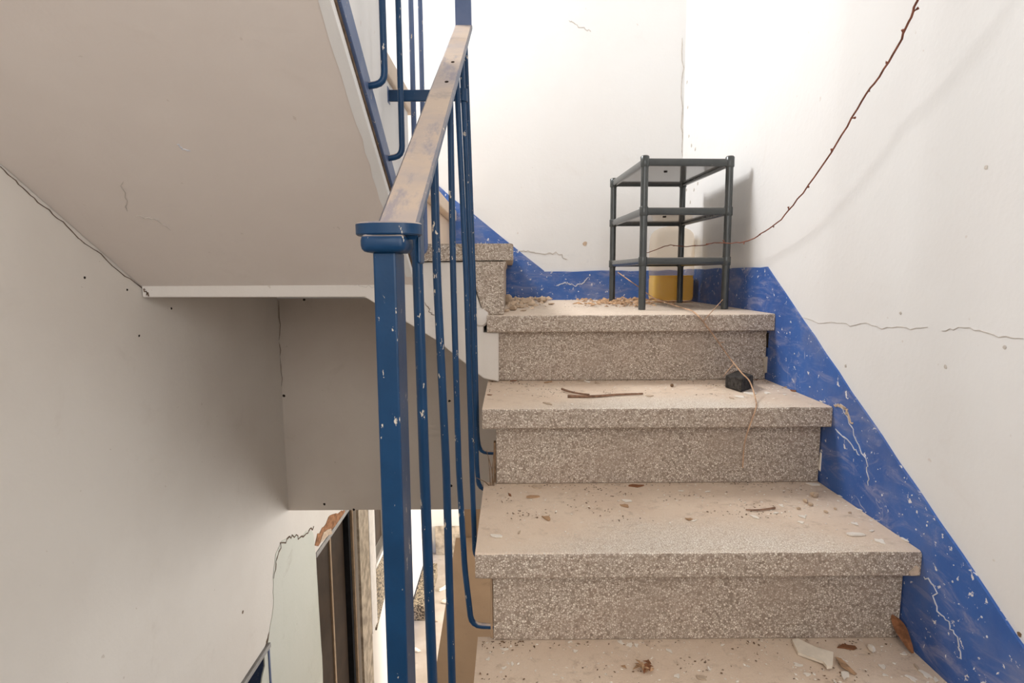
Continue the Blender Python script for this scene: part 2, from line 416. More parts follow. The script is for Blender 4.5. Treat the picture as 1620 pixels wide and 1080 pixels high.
crack(wall_right, RW, (-1, 0, 0), [(1265, 501), (1295, 510), (1325, 510), (1345, 514), (1372, 512), (1395, 518), (1420, 518), (1440, 519), (1468, 517)], .001, 'greycrack', 3, .0012)
crack(wall_right, RW, (-1, 0, 0), [(1490, 523), (1510, 520), (1535, 518), (1550, 524), (1580, 532), (1600, 534), (1619, 535)], .001, 'greycrack', 3, .0012)
for x, y in ((1338, 579), (1496, 580), (1590, 549), (1425, 495), (1613, 1003), (1560, 265)): hole(wall_right, RW, (-1, 0, 0), x, y, .0035, 'greycrack' if y != 1003 else 'dirt')
crack(wall_back, BW, (0, -1, 0), [(820, 397), (838, 398), (860, 402), (880, 399), (898, 410)], .004, 'greycrack')
crack(wall_back, BW, (0, -1, 0), [(900, 32), (912, 40), (925, 46), (935, 50)], .003, 'greycrack')
hole(wall_back, BW, (0, -1, 0), 925, 385, .010, 'tanflake', 'paint_chip')
for x, y in ((1083, 80), (1087, 130), (1090, 215), (1094, 230), (1086, 300), (1098, 300), (1104, 290), (1088, 170), (1092, 320), (1100, 236)):
    hole(wall_right if x > 1081 else wall_back, RW if x > 1081 else BW, (-1, 0, 0) if x > 1081 else (0, -1, 0), x, y, .007, 'greycrack', 'paint_chip')
crack(wall_back, BW, (0, -1, 0), [(1079, 60), (1080, 120), (1079, 200), (1080, 250)], .004, 'greycrack')
# lower part of the left wall: peeling paint around the hall door
def patch(parent, pl, px, mat, name, t=.004, lift=0.0):
    ps = [on_plane(pl, x, y) for x, y in px]; nn = {'x': Vector((1, 0, 0)) if pl[1] < 0 else Vector((-1, 0, 0)), 'y': Vector((0, -1, 0)), 'z': Vector((0, 0, 1))}[pl[0]]
    out = []
    for i, p in enumerate(ps):
        q = ps[(i+1) % len(ps)]; L = (q-p).length; k = max(1, min(6, int(L/.03)))
        for j in range(k):
            r = p.lerp(q, j/k); jit = min(.008, L*.15)
            r = r+Vector([random.gauss(0, jit*.5) for _ in range(3)]); r -= nn*((r-p).dot(nn)); out.append(r)
    return MB().loft([[p-nn*.003 for p in out], [p+nn*(t+lift) for p in out]]).build(name, mat, parent)
patch(wall_left, LW, [(432, 900), (436, 876), (446, 856), (462, 846), (474, 850), (484, 843), (494, 838), (498, 868), (502, 930), (510, 1060), (511, 1200), (400, 1260), (410, 1100), (424, 1010), (432, 960)], 'peel', 'peeled_paint_patch', .002)
crack(wall_left, LW, (1, 0, 0), [(432, 915), (437, 880), (446, 858), (462, 846), (475, 851), (486, 842), (496, 832)], .008, amp=.006, lift=.003)
crack(wall_left, LW, (1, 0, 0), [(424, 1006), (420, 1030), (431, 980)], .006, amp=.006)
patch(wall_left, LW, [(498, 862), (502, 845), (512, 832), (522, 815), (534, 810), (545, 806), (545, 812), (530, 832), (515, 848), (503, 864)], 'rust', 'exposed_brick', .003)
patch(wall_left, LW, [(505, 858), (510, 842), (522, 834), (524, 842)], 'tanflake', 'paint_chip', .007)
hole(wall_left, LW, (1, 0, 0), 423, 1013, .012, 'crack', 'paint_chip'); hole(wall_left, LW, (1, 0, 0), 384, 968, .006, 'crack', 'paint_chip')

# blue painted skirting on the right and back walls (a raised band of plaster)
def zr(y): return .017+(y-1.632)*.628
yA = 1.632
poly = [(-1.6, zr(-1.6)), (yA-.02, zr(yA-.02)+.003), (yA+.02, .017), (YB, .014), (YB, Z4-.4), (-1.6, zr(-1.6)-.75)]
n = 60; top = []
for i in range(n+1):
    y = -1.6+(yA+1.6)*i/n; top.append((y, zr(y)+random.gauss(0, .0013)))
top += [(yA+.04+(YB-yA-.04)*i/12, .016+random.gauss(0, .0015)) for i in range(13)]
poly = top+[(YB, Z4-.45), (Y4, Z4-.6), (-1.6, zr(-1.6)-.9)]
bb_r = MB().prism(poly, 'x', XR-.005, XR+.01).build('baseboard_right', 'blue', kind='structure', origin=(XR, 1, -1))
top = [(XR, .014)]+[(XR-.005-(XR-.152)*i/14, .012+random.gauss(0, .0015)) for i in range(15)]
top += [(.144-.79*i/18, .015+.79*i/18*.80+random.gauss(0, .0018)) for i in range(19)]
poly = top+[(-.646, .3), (.1, -.2), (XR, -.2)]
bb_b = MB().prism(poly, 'y', YB-.005, YB+.01).build('baseboard_back', 'blue', kind='structure', origin=(0, YB, -.2))
BR_ = ('x', XR-.005)
crack(bb_r, BR_, (-1, 0, 0), [(1322, 638), (1340, 655), (1352, 690), (1372, 735), (1374, 768)], .0022, 'whitecrack')
crack(bb_r, BR_, (-1, 0, 0), [(1322, 678), (1345, 700), (1360, 720)], .003, 'whitecrack')
crack(bb_r, BR_, (-1, 0, 0), [(1462, 912), (1480, 930), (1484, 965), (1505, 990), (1517, 1020), (1518, 1040)], .0022, 'whitecrack')
crack(bb_r, BR_, (-1, 0, 0), [(1320, 640), (1335, 642), (1342, 655), (1350, 668)], .006, 'tanflake', lift=.002)
for i in range(26):
    t = random.random(); x = 1240+t*340; yy = 470+t*500+random.uniform(-25, 90)
    p = on_x(x, yy, XR-.005)
    if p.z < zr(p.y)-.008: hole(bb_r, BR_, (-1, 0, 0), x, yy, random.uniform(.0009, .0022), 'whitecrack', 'paint_chip')
BB_ = ('y', YB-.005)
crack(bb_b, BB_, (0, -1, 0), [(880, 452), (892, 447), (902, 449), (910, 452), (922, 446), (932, 438)], .005, 'whitecrack')
for x, y in ((933, 435), (825, 428), (822, 422), (865, 438), (839, 442), (822, 447), (826, 458), (815, 470), (857, 458), (901, 458), (915, 461), (873, 430), (720, 345), (735, 360), (710, 322), (800, 425), (1190, 440)):
    hole(bb_b, BB_, (0, -1, 0), x, y, random.uniform(.0015, .0042), 'whitecrack', 'paint_chip')

# ------------------------------------------------------------------ lower stair flight and corner landing
flight = empty('staircase', (XL, Y2-4*G, Z2-4*R), 'terrazzo staircase with overhanging dusty treads climbing to the corner landing', 'staircase')
TH = .047
def tread(x0, x1, y0, y1, z, mat='tread', parent=flight, ori=None, jit=.0007):
    mb = MB(); nx = 26
    # nosing edge slightly irregular along its length
    rings = []
    for i in range(nx+1):
        x = x0+(x1-x0)*i/nx; e = random.gauss(0, jit); f = random.gauss(0, jit); c = .005+abs(random.gauss(0, .0006))
        rings.append([Vector((x, y0+e, z-TH+.003)), Vector((x, y0+e, z-c+f)), Vector((x, y0+e+c*.35, z-c*.3+f)), Vector((x, y0+e+c, z)), Vector((x, y1, z)), Vector((x, y1, z-TH)), Vector((x, y0+e+.003, z-TH))])
    return mb.loft(rings).build('tread', mat, parent, origin=ori or (x0, y0, z))
def riser(x0, x1, y, z0, z1, parent=flight): return MB().box(x0, x1, y, y+.03, z0, z1).build('riser', 'riser', parent, origin=(x0, y, z0), bevel=.002)
OV = .038; XS = -.036
for k in range(-3, 3):
    y = Y2+k*G; z = Z2+k*R
    if k < 2: tread(XL, XR-.006, y, y+G+OV+.012, z)
    else: tread(XL, XR-.006, y, YB-.006, z, 'tread_flat')
    riser(XS, XR-.008, y+OV, z-R+.001, z-TH-.001)
# concrete core with the sloping underside, set in a little behind the riser ends
core = []
for k in range(-3, 3):
    y = Y2+k*G+OV+.031; z = Z2+k*R-TH-.001
    core += [(y, z-R+TH+.001 if k > -3 else z-.3), (y, z)]
core += [(YB-.006, Z4-TH-.001), (YB-.006, Z4-.22), (Y4+.05, Z4-.24), (Y2-3*G+.1, Z2-3*R-.34)]
MB().prism(core, 'x', XS+.004, XR-.008).build('stringer', 'string', flight)
# thin steel plate and mortar bits at the open riser ends
MB().box(XS-.006, XS-.001, Y2+G+OV+.001, Y2+G+OV+.02, Z2+.004, Z2+.10).build('side_plate', 'dirt', flight)
MB().box(XS-.005, XS-.001, Y2+OV+.001, Y2+OV+.025, Z2-R+.005, Z2-.06).build('side_plate', 'brown', flight)
def mort(px, Y, name='mortar_patch', mat='flake', t=.004):
    ps = [on_y(x, y, Y) for x, y in px]
    MB().loft([[p+Vector((0, .004, 0)) for p in ps], [p-Vector((0, t, 0)) for p in ps]]).build(name, mat, flight, bevel=.001, seg=1)
mort([(1432, 916), (1436, 913), (1440, 940), (1437, 965), (1434, 962), (1431, 935)], Y2+OV)
mort([(1298, 716), (1303, 712), (1302, 738), (1299, 748), (1295, 742)], Y2+G+OV)
mort([(1207, 566), (1216, 563), (1216, 588), (1209, 590)], Y4+OV, mat='stone')
mort([(1212, 528), (1221, 524), (1223, 540), (1218, 556), (1213, 548)], Y4+OV, 'paint_patch', 'hole')
mort([(1302, 682), (1318, 676), (1322, 684), (1312, 690), (1306, 706), (1301, 700)], Y2+G+OV, 'paint_patch', 'blue')
mort([(1437, 905), (1449, 893), (1456, 898), (1452, 910), (1441, 911)], Y2, 'paint_patch', 'tanflake', .001)
# corner steps turning left: first step and the quarter landing beyond it
ZS5 = Z4+R+.005; XS5 = .008; ZS6 = ZS5+R
mb = MB(); rings = []
for i in range(25):
    y = Y4+.006+(YB-.012-Y4)*i/24; e = random.gauss(0, .0008)
    rings.append([Vector((XS5+e, y, ZS5-TH+.002)), Vector((XS5+e, y, ZS5-.005)), Vector((XS5+e-.002, y, ZS5-.0015)), Vector((XS5+e-.006, y, ZS5)), Vector((-.30, y, ZS5)), Vector((-.30, y, ZS5-TH))])
mb.loft(rings).build('tread', 'tread_flat', flight, origin=(-.25, Y4, ZS5))
MB().prism([(-.075, Z4+.001), (-.019, Z4+.001), (-.019, ZS5-TH-.02), (-.012, ZS5-TH-.001), (-.11, ZS5-TH-.001), (-.10, ZS5-TH-.06)], 'y', Y4+.010, YB-.006).build('riser', 'riser', flight, origin=(-.1, Y4, Z4), bevel=.002)
MB().box(-.82, XU+.036, Y4+.02, YB-.006, ZS6-TH, ZS6).build('tread', 'cream', flight, origin=(-.5, Y4, ZS6), bevel=.006)
MB().box(XU-.02, XU+.006, Y4+.03, YB-.006, ZS5+.001, ZS6-TH-.001).build('riser', 'cream', flight, origin=(XU, Y4, ZS5), bevel=.002)
# plastered body of the corner steps with its stepped underside
pb = [(XW+.002, -.057), (-.403, -.060), (-.207, -.183), (-.078, -.291), (XS+.002, -.300), (XS+.002, Z4-TH-.002), (-.076, Z4-TH-.002), (-.076, Z4+.002), (-.105, ZS5-TH-.06), (-.115, ZS5-TH-.002), (XU-.015, ZS5-TH-.002), (XU-.022, ZS6-TH-.002), (XW+.002, ZS6-TH-.002)]
body = MB().prism(pb, 'y', Y4+.014, YB-.006).build('plaster_body', 'string', flight, bevel=.004, jitter=.0008)
MB().loft([[Vector((-.083+.022*math.cos(a)*s, Y4+.014-d, -.118+.024*math.sin(a)*s)) for a in [6.283*i/10 for i in range(10)]] for d, s in ((0, 1.15), (.010, .9), (.014, .4))]).build('mortar_patch', 'string', flight, smooth=True)
crack(body, ('y', Y4+.014), (0, -1, 0), [(560, 452), (585, 453), (605, 452), (640, 450), (660, 447)], .0018, 'greycrack')
crack(body, ('y', Y4+.014), (0, -1, 0), [(672, 478), (680, 492), (686, 498)], .0018, 'crack')

# ------------------------------------------------------------------ upper flight returning overhead
up = empty('stair_flight', (XW, Y4, -.05), 'upper stair flight seen from below with plain plaster soffit and white side', 'staircase')
YE = -1.55; nst = 10
prof = [(Y4+.014, soff(Y4+.014)), (YE, soff(YE))]
tops = []
for k in range(nst):
    y = Y4-.03-k*G; z = ZS6+(k+1)*R
    tops += [(y, z-R-.0), (y, z-TH)]
prof2 = [(Y4+.014, soff(Y4+.014)), (Y4+.014, ZS6-TH), (Y4-.03, ZS6-TH)]
for k in range(nst):
    y = Y4-.03-k*G; z = ZS6+(k+1)*R-TH
    prof2 += [(y, z), (max(y-G, YE), z)]
prof2 += [(YE, soff(YE))]
MB().prism(prof2, 'x', XW+.002, XU).build('soffit_slab', 'soffit', up)
for k in range(5):
    y = Y4-.03-k*G; z = ZS6+(k+1)*R
    MB().box(XW+.003, XU+.012, y-G, y+.03, z-TH, z).build('tread', 'cream', up, bevel=.004)
    if k: MB().box(XW+.003, XU+.006, y-.001, y+.012, z-R+.001, z-TH-.001).build('riser', 'cream', up, bevel=.002)
MB().prism(prof2, 'x', XU, XU+.002).build('side_plaster', 'wall', up)
# whitewashed lip along the open edge of the soffit
lipL = [(y, soff(y)-.0015) for y in [YE+.03*i for i in range(int((Y4-YE)/.03)+1)]]
lip = MB().loft([[Vector((XU-.016+random.gauss(0, .0022), y, z)), Vector((XU+.0035, y, z)), Vector((XU+.0035, y, z+.026)), Vector((XU-.016, y, z+.02))] for y, z in lipL])
lip.build('edge_lip', 'wall', up)
SL = ('soff', 0)
def on_soff(x, y):
    d = ray(x, y); a = .108+.625*1.361; t = a/(d.z+.625*d.y); return d*t
def scrack(px, wd, mat):
    nn = Vector((0, -.625, -1)).normalized(); ps = rough_path([on_soff(x, y) for x, y in px], 5, .002, nn)
    ribbon(ps, nn, wd).build('crack', mat, up)
scrack([(195, 287), (199, 325), (202, 334)], .0012, 'greycrack'); scrack([(217, 341), (235, 345), (252, 350), (270, 364)], .002, 'greycrack')
scrack([(280, 228), (290, 236), (301, 239)], .003, 'whitecrack')
crack(wall_left, ('x', XW+.001), (1, 0, 0), [(0, 263), (30, 291), (60, 320), (100, 352), (128, 380), (160, 403), (190, 430), (228, 458), (235, 468)], .0012, amp=.0012)
crack(up, ('y', Y4+.0135), (0, -1, 0), [(228, 456), (232, 462), (235, 468)], .004)

# ------------------------------------------------------------------ blue metal railing
rail = empty('stair_railing', (-.112, .62, Z2-R), 'blue painted metal stair railing with flat dusty handrail and thin round balusters', 'railing')
XH = -.112
def bar_loft(pts, wd, th, nrmfun, r=.003):
    rings = []
    pts = [Vector(p) for p in pts]
    for i, p in enumerate(pts):
        t = (pts[min(i+1, len(pts)-1)]-pts[max(i-1, 0)]).normalized()
        sd = t.cross(Vector((0, 0, 1))).normalized(); nn = sd.cross(t).normalized()
        c = r; w2 = wd/2
        prof_ = [(-w2, -th+c), (-w2, -c), (-w2+c, 0), (w2-c, 0), (w2, -c), (w2, -th+c), (w2-c, -th), (-w2+c, -th)]
        rings.append([p+sd*a+nn*b for a, b in prof_])
    return MB().loft(rings)
a0 = Vector((XH-.004, .585, .047)); a1 = Vector((XH, 1.487, .613))
bar_loft([a0.lerp(a1, i/8) for i in range(9)], .043, .013, None).build('handrail', 'rail', rail)
gn = [Vector((XH, 1.487, .598)), Vector((XH-.001, 1.489, .70)), Vector((XH-.003, 1.487, .90)), Vector((XH-.02, 1.484, 1.20)), Vector((XH-.035, 1.480, 1.30))]
MB().loft([[p+Vector((sx, sy_, 0)) for sx, sy_ in ((-.020, -.0065), (.020, -.0065), (.020, .0065), (-.020, .0065))] for p in gn]).build('gooseneck', 'rail2', rail, bevel=.0015)
bar_loft([Vector((XH-.035, 1.50, 1.285)), Vector((-.17, 1.42, 1.335)), Vector((-.22, 1.3, 1.41)), Vector((-.226, 1.15, 1.505)), Vector((-.226, -.6, 2.60))], .041, .013, None).build('handrail', 'rail2', rail)
# rolled end of the rail: flat rounded tongue above a rounded block
ring = lambda z, s: [Vector((-.125+s*(.034*math.copysign(abs(math.cos(a))**.75, math.cos(a))), .598+s*.026*math.sin(a), z)) for a in [6.2832*i/28 for i in range(28)]]
MB().loft([ring(.040, .95), ring(.0415, 1), ring(.0515, 1), ring(.053, .95)]).build('rail_end_cap', 'rail', rail, smooth=True)
MB().box(-.1505, -.1045, .573, .627, .0225, .0415).build('rail_end_block', 'rail', rail, bevel=.007, seg=3, smooth=True)
MB().box(-.1395, -.1165, .583, .632, Z2-R-.25, .0235).build('newel_post', 'rail', rail, bevel=.002)
MB().box(-.100, -.0955, .612, .640, .012, .063).build('rail_bracket', 'rail', rail, bevel=.002)
def railz(y): return .047+(y-.585)*(.613-.047)/(1.487-.585)-.013*1.18
def bend(pts, k=4):   # round the corners of a bent rod
    pts = [Vector(p) for p in pts]; out = [pts[0]]
    for i in range(1, len(pts)-1):
        p = pts[i]; a = p+(pts[i-1]-p).normalized()*min(.02, (pts[i-1]-p).length*.45); b = p+(pts[i+1]-p).normalized()*min(.02, (pts[i+1]-p).length*.45)
        for j in range(k+1):
            t = j/k; out.append(a*(1-t)**2+p*2*t*(1-t)+b*t*t)
    return out+[pts[-1]]
def bal(y, xs, stub=None, r=.0062):
    pts = [Vector((xs[0][0], y, railz(y)+.002))]+[Vector((x, y, z)) for x, z in xs[1:]]
    if stub: pts.append(Vector(stub))
    MB().tube(bend(pts), r, 12).build('baluster', 'rail', rail, smooth=True)
bal(.70, [(-.114, 0), (-.111, -.244), (-.107, -.54), (-.100, -.80)], (-.03, .70, -.80), .0066)
bal(.85, [(-.110, 0), (-.109, -.005), (-.101, -.296), (-.098, -.70), (-.098, -.78)], (-.03, .85, -.78))
bal(1.0, [(-.100, 0), (-.100, -.006), (-.096, -.349), (-.088, -.543), (-.077, -.655)], (-.034, 1.003, -.659), .0055)
bal(1.15, [(-.102, 0), (-.089, -.007), (-.083, -.401), (-.079, -.60)], (-.034, 1.15, -.605), .0056)
bal(1.30, [(-.104, 0), (-.089, -.008), (-.082, -.454), (-.078, -.505)], (-.034, 1.30, -.508), .0056)
bal(1.45, [(-.106, 0), (-.093, -.009), (-.089, -.421), (-.083, -.463)], (-.034, 1.45, -.466), .0056)
tb = MB().box(XU-.01, -.094, 1.296, 1.303, .377, .401).build('tie_bar', 'rail', rail, bevel=.0015)
MB().tube([(-.102, 1.30, .376), (-.102, 1.30, .402)], .0105, 14).build('clamp', 'rail', tb, smooth=True)
MB().box(XU-.004, XU+.003, 1.285, 1.31, .372, .406).build('wall_plate', 'rail2', tb, bevel=.001)
# flat bar along the side of the upper flight and the bent rods welded to it
bt = [Vector((XU+.0075, y, soff(y)+.028)) for y in (Y4-.03, YE+.05)]
MB().loft([[p+Vector((sx, 0, dz)) for sx, dz in ((-.004, 0), (.004, 0), (.004, .050), (-.004, .050))] for p in bt]).build('bottom_bar', 'rail2', rail, bevel=.001)
MB().loft([[p+Vector((sx, 0, dz)) for sx, dz in ((-.006, -.010), (-.0015, -.010), (-.0015, -.001), (-.006, -.001))] for p in bt]).build('sealant_joint', 'crack', rail)
def rz2(y): return 1.505+(1.15-y)*.6257-.015
for i, y in enumerate((1.54, 1.395, 1.235, 1.08, .70, .55, .40, .25)):
    zs = soff(y)+.056; xt = {0: -.150, 1: -.185}.get(i, -.226); topz = {0: 1.262, 1: 1.338}.get(i, rz2(y))
    pts = [(XU+.004, y, zs), (-.226, y, zs+.006), (-.226, y, .72), (xt, min(y, 1.49), topz)]
    MB().tube(bend(pts), .0062, 12).build('baluster', 'rail2' if i < 2 else 'rail', rail, smooth=True)

for yy in (1.165, 1.045):
    c = Vector((XH+.002, yy, railz(yy)+.0155)); MB().loft([[c+Vector((.0035*math.cos(q), .0045*math.sin(q), .0045*.628*math.sin(q)+dz)) for q in [6.2832*i/9 for i in range(9)]] for dz in (-.003, .0006)]).build('screw_hole', 'hole', rail)
# ------------------------------------------------------------------ grey plastic shelf
sh = empty('plastic_shelf', (.535, 1.98, Z4), 'dark grey plastic three-tier shelf standing on the corner landing', 'shelf')
O = Vector((.407, 1.765, 0)); ang = .052; ex = Vector((math.cos(ang), math.sin(ang), 0)); ey = Vector((-math.sin(ang), math.cos(ang), 0))
SW, SD = .262, .405
def sp_(u, v, z): p = O+ex*u+ey*v; p.z = z; return p
tiers = (.0375, .188, .333); RH = .0115
for z in tiers:
    par = sh
    t = MB()
    for zz in (0,): t.loft([[sp_(.010, .010, z-.002), sp_(SW-.010, .010, z-.002), sp_(SW-.010, SD-.010, z-.002), sp_(.010, SD-.010, z-.002)], [sp_(.010, .010, z+.0025), sp_(SW-.010, .010, z+.0025), sp_(SW-.010, SD-.010, z+.0025), sp_(.010, SD-.010, z+.0025)]])
    panel = t.build('shelf_panel', 'sheet', sh)
    for (u0, v0, u1, v1) in ((0, 0, SW, 0), (0, SD, SW, SD), (0, 0, 0, SD), (SW, 0, SW, SD)):
        a, b = sp_(u0, v0, z), sp_(u1, v1, z); d = (b-a).normalized(); sd = Vector((-d.y, d.x, 0)); rings = []
        for p in (a, b): rings.append([p+sd*.0075*math.copysign(abs(math.cos(q))**.6, math.cos(q))+Vector((0, 0, RH*math.copysign(abs(math.sin(q))**.6, math.sin(q)))) for q in [6.2832*i/12 for i in range(12)]])
        MB().loft(rings).build('rim', 'plastic', panel, smooth=True)
    for u, v in ((SW*.42, SD*.35),):
        c = sp_(u, v, z); MB().loft([[c+Vector((.006*math.cos(q), .006*math.sin(q), dz)) for q in [6.2832*i/10 for i in range(10)]] for dz in (-.0045, -.0022)]).build('screw_hole', 'hole', panel)
for u, v in ((0, 0), (SW, 0), (0, SD), (SW, SD)):
    prev = Z4+.001
    for i, z in enumerate(tiers):
        MB().tube([sp_(u, v, prev), sp_(u, v, z-RH)], .0112, 16).build('leg', 'plastic', sh, smooth=True)
        MB().tube([sp_(u, v, z-RH-.002), sp_(u, v, z-RH), sp_(u, v, z+RH), sp_(u, v, z+RH+.0015)] if i < 2 else [sp_(u, v, z-RH-.002), sp_(u, v, z-RH), sp_(u, v, z+RH+.004), sp_(u, v, z+RH+.008)], [.0128, .0136, .0136, .0130 if i < 2 else .0105], 16).build('corner_socket', 'plastic', sh, smooth=True)
        prev = z+RH

# ------------------------------------------------------------------ bottle with yellow liquid
bo = empty('plastic_bottle', (.632, 2.265, Z4), 'large cloudy plastic bottle part filled with yellow liquid behind the grey shelf', 'bottle')
BC = Vector((.634, 2.262, 0))
def bring(z, hx, hy, e=.32, n=32):
    return [Vector((BC.x+hx*math.copysign(abs(math.cos(a))**e, math.cos(a)), BC.y+hy*math.copysign(abs(math.sin(a))**e, math.sin(a)), z)) for a in [6.2832*i/n for i in range(n)]]
hx, hy = .080, .055; zb = Z4+.004
pr = [(zb, .93, .32), (zb+.006, .985, .32), (zb+.02, 1, .3), (zb+.085, 1, .3), (zb+.092, .972, .3), (zb+.099, 1, .3), (zb+.150, 1, .3), (zb+.156, .975, .3), (zb+.162, 1, .3), (zb+.215, 1, .32), (zb+.245, .985, .34), (zb+.262, .93, .40), (zb+.274, .82, .5), (zb+.283, .62, .8), (zb+.288, .40, 1), (zb+.290, .27, 1), (zb+.300, .25, 1)]
def rr_(z, s, e):
    rx, ry = hx*s, hy*s
    if s < .5: rx = ry = .073*s
    return bring(z, rx, ry, e)
MB().loft([rr_(*p) for p in pr]).build('bottle_body', 'bottle', bo, smooth=True)
LZ = zb+.100
MB().loft([rr_(zb+.003, .90, .32), rr_(zb+.009, .96, .32), rr_(zb+.02, .98, .3), rr_(zb+.084, .98, .3), rr_(zb+.092, .955, .3), rr_(LZ, .975, .3)]).build('liquid', 'liquid', bo, smooth=True)
MB().tube([(BC.x, BC.y, zb+.298), (BC.x, BC.y, zb+.300), (BC.x, BC.y, zb+.315), (BC.x, BC.y, zb+.317)], [.0195, .0205, .0205, .019], 20).build('bottle_cap', 'whiteframe', bo, smooth=True)

# ------------------------------------------------------------------ vine
def smoothp(pts, k=5):
    out = []
    for i in range(len(pts)-1):
        p0, p1, p2, p3 = pts[max(i-1, 0)], pts[i], pts[i+1], pts[min(i+2, len(pts)-1)]
        for j in range(k):
            t = j/k; out.append(.5*((2*p1)+(p2-p0)*t+(2*p0-5*p1+4*p2-p3)*t*t+(3*p1-p0-3*p2+p3)*t**3))
    return out+[pts[-1]]
vp = [((1470, -60), .640), ((1452, 0), .645), ((1437, 35), .65), ((1420, 72), .655), ((1390, 122), .66), ((1362, 160), .665), ((1332, 214), .668), ((1297, 268), .67), ((1262, 315), .672), ((1235, 347), .674), ((1210, 366), .675), ((1188, 379), .672), ((1165, 384), .66), ((1130, 384), .625), ((1114, 388), .60), ((1078, 389), .57), ((1056, 388), .545), ((1040, 394), .525), ((1022, 400), .495)]
vpts = [Vector((.60, .30, 2.84)), Vector((.61, .46, 2.0)), Vector((.62, .60, 1.35)), Vector((.63, .76, .80))]+[on_x(p[0], p[1], X) for p, X in vp]
vs_ = smoothp(vpts, 4); vs_ = [p+Vector((random.gauss(0, .0008), random.gauss(0, .0008), random.gauss(0, .0008))) for p in vs_]
vine = MB().tube(vs_, [.0021-.0008*i/len(vs_) for i in range(len(vs_))], 7)
vo = vine.build('vine_stem', 'vine', smooth=True, lab='bare reddish brown vine stem hanging down beside the right wall', cat='vine')
for i in range(6, len(vs_)-4, 4):
    p = vs_[i]; d = Vector((random.uniform(-.3, .6), random.uniform(-.6, .2), random.uniform(-.7, .5))).normalized()
    L = random.uniform(.004, .010)
    MB().tube([p-d*.001, p+d*L*.5, p+d*L], [.0016, .0012, .0026], 6).build('bud', 'vine', vo)
tw = [on_z(x, y, Z4+h) for x, y, h in ((978, 431, .065), (990, 440, .055), (1012, 456, .035), (1030, 470, .018), (1052, 478, .008), (1078, 484, .006))]
# clamp: keep the trailing stem on the landing in front of the shelf, then over the nosing
tw = [on_y(978, 431, 2.30), on_y(1012, 455, 2.14), on_y(1032, 470, 2.00), on_y(1052, 478, 1.90), on_y(1080, 487, 1.74)]
tw += [on_y(1100, 495, Y4-.004), on_y(1125, 525, Y4-.010), on_y(1150, 560, Y4+.010), on_y(1172, 588, Y4-.15), on_y(1186, 603, Y4-.18), on_y(1195, 630, Y4-.24), on_y(1196, 645, Y2+G-.006), on_y(1188, 668, Y2+G-.008), on_y(1178, 700, Y2+G-.012), on_y(1175, 740, Y2+G-.004)]
tws = smoothp(tw, 4)
tv = MB().tube(tws, [.0021-.0007*i/len(tws) for i in range(len(tws))], 7).build('vine_stem', 'vine2', smooth=True, lab='pale dry vine stem trailing from the landing over the step edges', cat='vine')
for i, (dx, dz) in ((22, (.05, .06)), (26, (.014, .004)), (30, (-.03, -.035)), (12, (-.03, .004))):
    p = tws[i]; q = p+Vector((dx, -.004, dz)); MB().tube([p, p.lerp(q, .5)+Vector((0, -.003, .002)), q], [.0013, .001, .0008], 6).build('side_shoot', 'vine2', tv)

# ------------------------------------------------------------------ debris on the treads
def tz(k): return Z2+k*R
def poly_chip(px, z, mat, name, t=.004, lab=None, cat=None, group=None, tilt=0, base=.0):
    ps = [on_z(x, y, z) for x, y in px]; c = sum(ps, Vector())/len(ps)
    hz = lambda p: (p.x-c.x)*tilt
    lo = min(hz(p) for p in ps)
    mb = MB().loft([[p+Vector((0, 0, .0005+base+hz(p)-lo)) for p in ps], [p+Vector((random.gauss(0, .0006), random.gauss(0, .0006), t+base+hz(p)-lo)) for p in ps]])
    return mb.build(name, mat, lab=lab, cat=cat, group=group)
poly_chip([(1252, 1016), (1262, 1016), (1290, 1032), (1318, 1043), (1316, 1062), (1308, 1062), (1302, 1054), (1262, 1036)], tz(-1), 'board', 'plaster_chip', .006, 'long flat grey-beige plaster chip on the lowest visible tread', 'plaster chip', tilt=.15)
poly_chip([(1322, 1044), (1330, 1043), (1356, 1066), (1352, 1070), (1330, 1060)], tz(-1), 'tanleaf', 'dry_leaf', .0015, 'folded tan dry leaf beside the long plaster chip', 'leaf', tilt=-.3)
# charred block on the second tread
cb = [on_z(x, y, tz(1)) for x, y in ((1147, 613), (1172, 621), (1192, 614), (1170, 604))]
MB().loft([[p+Vector((0, 0, .0005)) for p in cb], [p+Vector((random.gauss(0, .003), random.gauss(0, .003), .036+random.gauss(0, .002))) for p in cb]]).build('charred_block', 'burnt', bevel=.003, jitter=.0012, lab='small charred black block on the tread below the shelf', cat='block')
# two crossed twigs on the same tread
def twig(px, z, r, lab, mat='twig'):
    ps = [on_z(x, y, z+h)for x, y, h in px]; ps = smoothp(ps, 4)
    return MB().tube(ps, [r*(1-.4*i/len(ps)) for i in range(len(ps))], 7).build('twig', mat, smooth=True, lab=lab, cat='twig')
twig([(898, 626.5, .004), (940, 626.5, .004), (975, 624, .004), (1017, 622.5, .004)], tz(1), .0038, 'long straight brown twig lying across the tread below the landing')
twig([(889, 615, .006), (900, 619, .006), (915, 622, .006), (932, 624, .010)], tz(1), .0032, 'short twig crossing the left end of the long brown twig')
twig([(1226, 803, .003), (1170+30, 806.5, .003), (1180, 806, .003)], tz(0), .0022, 'short brown twig stub on the wide tread, right of its middle')
wd0 = Vector((XS-.004, Y2+G+OV-.012, Z2+.001))
wr_ = empty('dry_weed', wd0, 'thin dry weed sprigs growing beside the open end of the upper riser', 'weed')
for dx, dz, lx in ((-.012, .095, .006), (-.020, .07, -.004), (-.004, .085, -.016), (-.026, .02, -.03)):
    a = wd0+Vector((dx*.5, 0, 0)); MB().tube([a, a+Vector((lx*.3, -.003, dz*.5)), a+Vector((lx, -.001, dz))], [.0012, .001, .0006], 6).build('stem', 'dirt', wr_)
